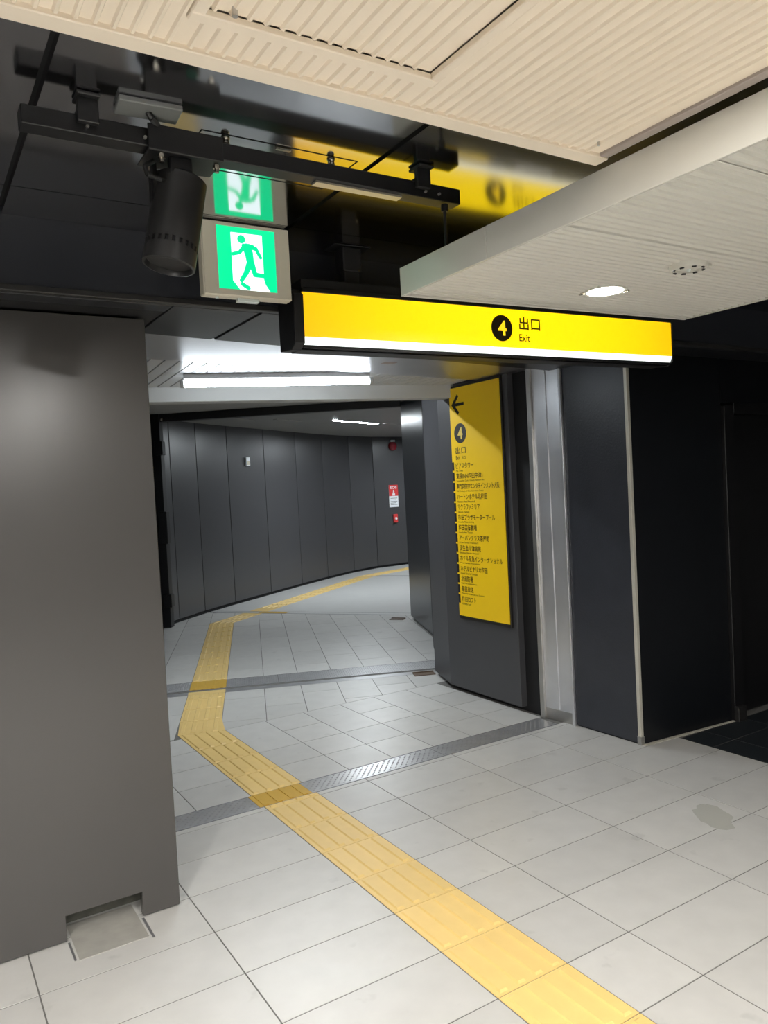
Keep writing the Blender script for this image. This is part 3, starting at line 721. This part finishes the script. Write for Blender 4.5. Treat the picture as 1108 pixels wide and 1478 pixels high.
n_ = Dm(); text_into(n_, '4', .118, 1.940, .090, .060, z=.0008, bold=.02, align='CENTER'); n_.build('numeral', YELN, disc)
l_ = Dm(); text_into(l_, '出口', .052, 1.833, .052, .125, z=0, bold=.012); text_into(l_, 'Exit', .052, 1.790, .030, .052, z=0); text_into(l_, '出口', .125, 1.790, .026, .045, z=0); l_.build('heading', INKB, dg_)
rows = [('ピアスタワー', 'Pias Tower', .215, .09), ('東横INN梅田中津1', 'Toyoko Inn Osaka Umeda Nakatsu No.1', .315, .34), ('専門学校ESPエンタテインメント大阪', 'ESP College of Entertainment Osaka', .50, .32),
        ('ハートンホテル北梅田', 'Hearton Hotel Kitaumeda', .355, .22), ('サクラファミリア', 'Sakura Familia', .265, .14), ('梅田プラザモータープール', 'Umeda Plaza Parking', .435, .19),
        ('梅田芸術劇場', 'Umeda Arts Theater', .22, .17), ('アーバンテラス茶屋町', 'Urban Terrace Chayamachi', .36, .23), ('済生会中津病院', 'Saiseikai Nakatsu Hospital', .255, .23),
        ('ホテル阪急インターナショナル', 'Hotel Hankyu International', .495, .24), ('ホテルビナリオ梅田', 'Hotel Binario Umeda', .32, .20), ('北消防署', 'Kita Fire Department', .145, .19),
        ('毎日放送', 'Mainichi Broadcasting System', .145, .27), ('梅田ロフト', 'Umeda Loft', .17, .11)]
for i, (jp_, en, wj, we) in enumerate(rows):
    z = 1.722-.0772*i
    l_ = Dm(); text_into(l_, jp_, .045, z, .044, wj, bold=.006); text_into(l_, en, .045, z-.022, .015, we); l_.build('entry', INKB, dg_)
    l_ = Dm(); l_.box(.001, .022, z-.012, z+.052, 0, .001); l_.build('index_bar', INK, dg_)

# ================================================================== drains
def stud_grate(mb, x0, x1, y0, y1, px, py, M4=None, h=.004, r=.0095):
    nx = max(1, int((x1-x0)/px)); ny = max(1, int((y1-y0)/py))
    for i in range(nx):
        for j in range(ny):
            cx_ = x0+(i+.5)*(x1-x0)/nx; cy_ = y0+(j+.5)*(y1-y0)/ny
            if (i+j) % 2: continue
            mb.add([(cx_-r, cy_, 0), (cx_, cy_-r*.6, 0), (cx_+r, cy_, 0), (cx_, cy_+r*.6, 0), (cx_, cy_, h)], [(0, 1, 4), (1, 2, 4), (2, 3, 4), (3, 0, 4)])
def drain(name, label, M4, L0, L1, W0, W1, plates, path, slot=None):
    base = M4 @ Vector(((L0+L1)/2, (W0+W1)/2, 0))
    t = thing(name, label, 'drain', base)
    f = MB(M4); f.box(L0, L1, W0, W0+.006, -.01, .0008); f.box(L0, L1, W1-.006, W1, -.01, .0008); f.build('frame', GRATED, t)
    xs_ = [L0]+plates+[L1]
    w0 = W0+.008; w1 = W1-.008
    for a, b in zip(xs_[:-1], xs_[1:]):
        if path and abs(a-path[0]) < .02: continue
        p_ = MB(M4); p_.box(a+.002, b-.002, w0, w1, -.01, 0)
        pl = p_.build('grate_plate', GRATE, t)
        s_ = MB(M4); stud_grate(s_, a+.01, b-.01, w0+.008, w1-.008, .0185, .0185); so_ = s_.build('studs', GRATE, pl, kind='stuff')
    if path:
        a, b = path
        p_ = MB(M4); p_.box(a, b, W0+.002, W1-.002, -.01, .001)
        for k in range(4):
            c_ = a+.0375+.075*k
            p_.box(c_-.014, c_+.014, W0+.006, W1-.006, .001, .0045)
        p_.build('guide_plate', TACTP, t)['label'] = 'ochre plate continuing the guide path'
    return t
I4 = Matrix.Identity(4)
drain('drain_grate', 'studded steel drain strip nearest the viewer, crossed by the yellow path', I4, -.55, 2.075, G1A, G1B, [-.02, .28, 1.16, 1.76], (-.02, .28))
M2 = Matrix(((e0[0], e1[0], 0, 0), (e0[1], e1[1], 0, 0), (0, 0, 1, 0), (0, 0, 0, 1)))
d2_ = drain('drain_grate', 'wide steel drain strip at the foot of the pillar, middle one of three', M2, -1.62, .93, G2S, G2B, [TA0, TA1, -.52, .30], (TA0, TA1))
f = MB(M2); f.box(-1.62, .93, G2A, G2A+.095, -.01, .0005); f.build('threshold', GRATE, d2_)
f = MB(M2); f.box(-1.62, .93, G2A+.095, G2S, -.012, -.0025); f.build('slot', SEAM, d2_)
f = MB(M2); f.box(TA0, TA1, G2A+.002, G2A+.093, -.01, .0012); f.build('guide_plate', TACT, d2_)
g3d = Vector((G3[1][0]-G3[0][0], G3[1][1]-G3[0][1])).normalized(); g3n = Vector((-g3d.y, g3d.x))
if g3n.y < 0: g3n = -g3n
M3 = Matrix(((g3d.x, g3n.x, 0, G3[0][0]), (g3d.y, g3n.y, 0, G3[0][1]), (0, 0, 1, 0), (0, 0, 0, 1)))
t = thing('drain_grate', 'thin dark drain strip under the gate frame, far end of the passage', 'drain', (3.2, 6.9, 0))
f = MB(M3); f.box(-1.3, 1.92, 0.005, .022, -.01, .001); f.box(-1.3, 1.92, .130, .147, -.01, .001); f.build('frame', GRATED, t)
for a, b in ((-1.3, -.30), (.11, 1.0), (1.0, 1.92)):
    f = MB(M3); f.box(a+.002, b-.002, .024, .128, -.01, 0); f.build('grate_plate', SLAB, t)
f = MB(M3); f.box(-.30, .11, .024, .128, -.01, .002); f.build('guide_plate', TACTP, t)
t = tag(MB().prism([(5.70, 10.16), (6.12, 9.56), (6.19, 9.60), (5.77, 10.20)], .0, .0015).build('floor_joint', GRATED), 'thin dark floor joint crossing the far corridor', 'joint')
for (x, y, rz, lab) in [(2.20, 3.56, -.38, 'small brown metal shoe on the floor at the foot of the directory pillar'), (3.52, 6.02, -.9, 'small brown metal shoe on the floor at the foot of the gate column')]:
    m_ = Matrix.Translation((x, y, 0)) @ Matrix.Rotation(rz, 4, 'Z'); b_ = MB(m_); b_.box(-.09, .09, -.05, .05, 0, .006); b_.box(-.09, .09, .035, .05, .006, .014); tag(b_.build('floor_shoe', mat('rusty', (.11, .075, .05), .7, noise=.3)), lab, 'floor fitting')

# ================================================================== tactile guide path
tp = thing('tactile_path', 'ribbed yellow tactile guide path winding through the passage', 'paving', (.15, 1.5, 0))
def guide_tile_mesh(mb, poly, bars):
    tile_mesh(mb, poly, z1=.001, gap=.0020)
    for (a, b, wv) in bars:      # bar from a to b, half width vector
        a = Vector(a); b = Vector(b); wv = Vector(wv)
        d = (b-a).normalized()*.008
        lo = [a-wv, b-wv, b+wv, a+wv]; hi = [a+d-wv*.74, b-d-wv*.74, b-d+wv*.74, a+d+wv*.74]
        mb.add([(p.x, p.y, .001) for p in lo]+[(p.x, p.y,   .0066) for p in hi], [(4, 5, 6, 7), (0, 1, 5, 4), (1, 2, 6, 5), (2, 3, 7, 6), (3, 0, 4, 7)])
gt_cache = {}
def lay_guide(o2, along, across, w_, l_, cut=None):
    """o2 lower left corner; along/across unit vectors"""
    key = (round(along[0], 4), round(along[1], 4), round(w_, 3), round(l_, 3))
    if key not in gt_cache:
        al = Vector(along); ac = Vector(across)
        P = lambda a, b: tuple(ac*a+al*b)
        mb = MB(); bars = []
        for k in range(4):
            c_ = w_*(.125+.25*k); bars.append((P(c_, min(.012, l_*.15)), P(c_, l_-min(.012, l_*.15)), tuple(ac*.0165)))
        guide_tile_mesh(mb, [P(0, 0), P(w_, 0), P(w_, l_), P(0, l_)], bars)
        me = bpy.data.meshes.new('guide_tile'); me.from_pydata(mb.v, [], mb.f); me.update(); me.materials.append(TACT); gt_cache[key] = me
    o = bpy.data.objects.new('guide_tile', gt_cache[key]); COL.objects.link(o); o.parent = tp; o.location = Vector((o2[0], o2[1], 0))-tp.location
    return o
for k in range(-5, 6): lay_guide((0, .3*k), (0, 1), (1, 0), .3, .3)
lay_guide((0, 1.8), (0, 1), (1, 0), .3, G1A-1.8)
for y0, y1 in ((G1B, 2.335), (2.335, 2.635), (2.635, 2.935)): lay_guide((0, y0), (0, 1), (1, 0), .3, y1-y0)
# mitred tiles at the first bend
kL = Vector((0, 3.335)); kR = Vector((.3, 3.225))
def guide_cut(poly, bars):
    mb = MB(); c_ = Vector((sum(p[0] for p in poly)/len(poly), sum(p[1] for p in poly)/len(poly)))
    guide_tile_mesh(mb, [(p[0]-c_.x, p[1]-c_.y) for p in poly], [((a[0]-c_.x, a[1]-c_.y), (b[0]-c_.x, b[1]-c_.y), w_) for a, b, w_ in bars])
    me = bpy.data.meshes.new('guide_tile'); me.from_pydata(mb.v, [], mb.f); me.update(); me.materials.append(TACT)
    o = bpy.data.objects.new('guide_tile', me); COL.objects.link(o); o.parent = tp; o.location = Vector((c_.x, c_.y, 0))-tp.location
bars = []
for k in range(4):
    x = .3*(.125+.25*k); yt = kL.y+(kR.y-kL.y)*(.125+.25*k)
    bars.append(((x, 2.947), (x, yt-.008), (.0165, 0)))
guide_cut([(0, 2.935), (.3, 2.935), (.3, kR.y), (0, kL.y)], bars)
# second leg
def t2(a, b): return Vector(z2(TA0+a, b))
def b_of(p): return p[0]*e1[0]+p[1]*e1[1]
kb = [b_of(kL), b_of(kR)]
b0 = 3.40
bars = []
for k in range(4):
    s_ = .125+.25*k; bb = kb[0]+(kb[1]-kb[0])*s_
    bars.append((tuple(t2(.3*s_, bb+.008)), tuple(t2(.3*s_, b0-.012)), (e0[0]*.0165, e0[1]*.0165)))
guide_cut([tuple(kL), tuple(kR), tuple(t2(.3, b0)), tuple(t2(0, b0))], bars)
b = b0
while b < G2A-.01:
    b1 = min(b+.3, G2A); lay_guide(tuple(t2(0, b)), e1, e0, .3, b1-b); b = b1
b = G2B; BEND = b_of((1.79, 7.50))
while b < BEND-.45:
    lay_guide(tuple(t2(0, b)), e1, e0, .3, .3); b += .3
# second bend
a3 = math.radians(36.5); f1 = Vector((math.cos(a3), math.sin(a3))); f0 = Vector((math.sin(a3), -math.cos(a3)))
bL = Vector((1.716, 7.60)); 
# inner corner: right edge of leg 2 meets right edge of leg 3
pr = t2(.3, 0); dr_ = Vector(e1)
q3 = bL+f0*.3
den = dr_.x*(-f1.y)-dr_.y*(-f1.x)
rhs = q3-pr
tt = (rhs.x*(-f1.y)-rhs.y*(-f1.x))/den
bR = pr+dr_*tt
pl_ = t2(0, 0); den = dr_.x*(-f1.y)-dr_.y*(-f1.x); rhs = bL-pl_; tt2 = (rhs.x*(-f1.y)-rhs.y*(-f1.x))/den; bL = pl_+dr_*tt2
bars = []
for k in range(4):
    s_ = .125+.25*k; e_ = bL.lerp(bR, s_); bars.append((tuple(t2(.3*s_, b+.012)), tuple(e_-dr_*.008), (e0[0]*.0165, e0[1]*.0165)))
guide_cut([tuple(t2(0, b)), tuple(t2(.3, b)), tuple(bR), tuple(bL)], bars)
# third leg along the far wall
n3 = bL+f1*((bR-bL).dot(f1)+.25) if (bR-bL).dot(f1) > 0 else bL+f1*.25
n3 = bL+f1*.30; n3r = n3+f0*.3
bars = []
for k in range(4):
    s_ = .125+.25*k; st_ = bL.lerp(bR, s_); bars.append((tuple(st_+f1*.008), tuple(n3.lerp(n3r, s_)-f1*.012), tuple(f0*.0165)))
guide_cut([tuple(bL), tuple(bR), tuple(n3r), tuple(n3)], bars)
p_ = n3.copy(); L3 = 0
while L3 < 3.95:
    ds = [(c_-Vector(G3[0])).dot(g3n) for c_ in (p_, p_+f0*.3, p_+f1*.3, p_+f1*.3+f0*.3)]
    if max(ds) < 0 or min(ds) > .152: lay_guide(tuple(p_), tuple(f1), tuple(f0), .3, .3)
    else:
        quad = [tuple(p_), tuple(p_+f0*.3), tuple(p_+f0*.3+f1*.3), tuple(p_+f1*.3)]
        c0 = g3n.dot(Vector(G3[0]))
        for hp in ((g3n.x, g3n.y, c0), (-g3n.x, -g3n.y, -(c0+.152))):
            pc = clip_poly(quad, [hp])
            if len(pc) > 2 and abs(poly_area(pc)) > .003: guide_cut([tuple(v) for v in pc], [])
    p_ = p_+f1*.3; L3 += .3
f2 = Vector((math.cos(math.radians(17)), math.sin(math.radians(17)))); g0 = Vector((f2.y, -f2.x))
guide_cut([tuple(p_), tuple(p_+f0*.3), tuple(p_+f1*.25+g0*.36), tuple(p_+f1*.32)], [])
p_ = p_+f1*.32
for k in range(8):
    lay_guide(tuple(p_), tuple(f2), tuple(g0), .3, .3); p_ = p_+f2*.3
o_ = p_-f1*1.05
MB().prism([tuple(o_-f0*.0), tuple(o_+f0*.3), tuple(o_+f0*.3+f1*.3), tuple(o_+f1*.3)], .0, .0068).build('guide_plate', TACTP, tp)['label'] = 'ochre plate of the guide path'
# ================================================================== batten lamp in the passage
tl = thing('batten_lamp', 'long bright batten lamp under the white boarded ceiling', 'light', (.55, 2.56, 2.28))
a = Vector((.000, 2.745, 2.30)); b = Vector((1.105, 2.405, 2.30)); dd = (b-a).normalized()
MB().cyl(a, b, .020, 20).build('tube', EM_TUBE, tl, smooth=True)
nn = Vector((-dd.y, dd.x, 0))*.03
MB().hexa([a-nn+Vector((0, 0, .028)), b-nn+Vector((0, 0, .028)), b+nn+Vector((0, 0, .028)), a+nn+Vector((0, 0, .028)), a-nn*.8+Vector((0, 0, .0598)), b-nn*.8+Vector((0, 0, .0598)), b+nn*.8+Vector((0, 0, .0598)), a+nn*.8+Vector((0, 0, .0598))]).build('body', WHITES, tl, bevel=.003)
for p, s_ in ((a, -1), (b, 1)):
    MB().cyl(p, p+dd*s_*.022, .024, 16).build('lamp_holder', WHITES, tl)
def lamp_far(p, q_, label, z=2.62, m=None):
    p = Vector(p); q_ = Vector(q_); t = thing('ceiling_lamp', label, 'light', ((p.x+q_.x)/2, (p.y+q_.y)/2, z))
    d = (q_-p).normalized(); n = Vector((-d.y, d.x))
    w0 = .042
    for m0, m1 in ((-w0-.014, -w0), (w0, w0+.014)):
        MB().prism([tuple(p+n*m0-d*.014), tuple(q_+n*m0+d*.014), tuple(q_+n*m1+d*.014), tuple(p+n*m1-d*.014)], z-.010, z).build('frame', WHITES, t)
    MB().prism([tuple(p-n*w0), tuple(q_-n*w0), tuple(q_+n*w0), tuple(p+n*w0)], z-.006, z-.001).build('diffuser', m or EM_FAR, t)
lamp_far((3.90, 8.02), (4.95, 8.55), 'long narrow lit lamp on the far corridor ceiling')
lamp_far((6.9, 9.6), (7.9, 10.0), 'lit corridor lamp hidden behind the gate column')
lamp_far((.55, 3.95), (1.65, 3.66), 'unseen lamp added behind the white beam to lift the passage floor', 2.66, EM_MID)  # unseen lamp, added to brighten the passage floor and far end
# ================================================================== gate frame and column
gf = thing('gate_frame', 'black steel gate frame spanning the far end of the passage', 'gate frame', (2.4, 6.9, 0))
pa = Vector((1.27, 7.80)); pb = Vector((3.66, 5.92)); d = (pb-pa).normalized(); n = Vector((-d.y, d.x))
MB().prism([tuple(pa-n*.06), tuple(pb-n*.06), tuple(pb+n*.06), tuple(pa+n*.06)], 2.565, 2.66).build('beam', BLACK, gf, bevel=.004)
MB().prism([tuple(pa-d*.25-n*.09), tuple(pa+d*.045-n*.09), tuple(pa+d*.045+n*.02), tuple(pa-d*.25+n*.02)], 0, 2.66).build('jamb', BLACK, gf, bevel=.004)
for z0, z1 in ((2.15, 2.32), (1.05, 1.45), (.26, .42)):
    MB().prism([tuple(pa-d*.02-n*.13), tuple(pa+d*.085-n*.13), tuple(pa+d*.085-n*.03), tuple(pa-d*.02-n*.03)], z0, z1).build('hinge', BLACK, gf, bevel=.006)
MB().lathe([(.0, -.03), (.02, -.025), (.022, 0)], (pa.x+d.x*.02, pa.y+d.y*.02-.09, 2.60), seg=10).build('pin', BRASS, gf, smooth=True)
gcol = MB(); gcol.prism([(3.14, 4.72), (3.66, 5.93), (3.80, 5.95), (3.95, 5.2), (3.5, 4.5)], .035, 2.62)
gcol.prism([(3.17, 4.74), (3.68, 5.91), (3.80, 5.93), (3.95, 5.2), (3.5, 4.55)], 0, .036)
wc = struct(gcol.build('wall_gate', mat('gate_column_paint', (.030, .034, .042), .28, noise=.1, nscale=2), bevel=.004), 'dark steel column carrying the right end of the gate frame', 'wall')

# ================================================================== small things on the far wall
def far_frame(x, y, z, seg):
    p, q_ = Vector(fwp[seg]), Vector(fwp[seg+1]); d = (q_-p).normalized()
    base = p+d*((Vector((x, y))-p).dot(d))
    return frame((base.x, base.y, z), (d.x, d.y, 0), (0, 0, 1))
t = thing('emergency_sign', 'red and white SOS call sign on the far wall', 'sign', (6.94, 11.30, 1.2))
Fq = far_frame(6.945, 11.31, 1.42, 8)
b_ = MB(Fq); b_.box(-.115, .115, -.225, .225, .001, .012); b_.build('board', PAPER, t, bevel=.002)
b_ = MB(Fq); b_.box(-.115, .115, .0, .225, .012, .0135); b_.build('red_field', RED, t)
b_ = MB(Fq); text_into(b_, 'SOS', 0, .145, .055, .17, z=.0135, bold=.02, align='CENTER'); 
b_.box(-.012, .012, .085, .125, .0135, .015); flat(b_, [(-.03, .085), (.0, .055), (.03, .085)], .0135, .015)
b_.box(-.035, .035, .008, .052, .0135, .015); b_.build('lettering', PAPER, t)
for k in range(5): MB(Fq).box(-.085, .085-.03*(k % 2), -.05-.032*k, -.04-.032*k, .012, .013).build('print_line', PLATEG, t)
t = thing('call_button', 'small red call button box below the SOS sign', 'button', (6.96, 11.30, .9))
Fq = far_frame(6.955, 11.31, .965, 8)
b_ = MB(Fq); b_.box(-.05, .05, -.085, .085, .001, .04); b_.build('box', RED, t, bevel=.006)
b_ = MB(Fq); b_.cyl((0, .0, .04), (0, .0, .05), .028, 16); b_.build('button', PAPER, t)
t = thing('alarm_lamp', 'dark red round alarm lamp high on the far wall', 'alarm', (6.98, 11.2, 2.36))
Fq = far_frame(6.975, 11.31, 2.43, 8); 
nrm = (Fq.to_3x3() @ Vector((0, 0, 1)))
MB().lathe([(.095, .001), (.098, .02), (.085, .055), (.05, .08), (.0, .088)], Fq.translation, nrm, 24).build('dome', REDD, t, smooth=True)
b_ = MB(Fq); b_.box(-.045, .045, .085, .125, .001, .05); b_.build('cap', PAPER, t, bevel=.004)
t = thing('wall_sensor', 'small white box fixed high on the panelled wall', 'sensor', (2.96, 9.15, 2.05))
Fq = far_frame(2.965, 9.19, 2.105, 3)
b_ = MB(Fq); b_.box(-.05, .05, -.065, .065, .001, .035); b_.build('case', PAPER, t, bevel=.004)
b_ = MB(Fq); b_.box(-.035, .035, -.05, .01, .035, .037); b_.build('cover', SIGNH, t, bevel=.0005)
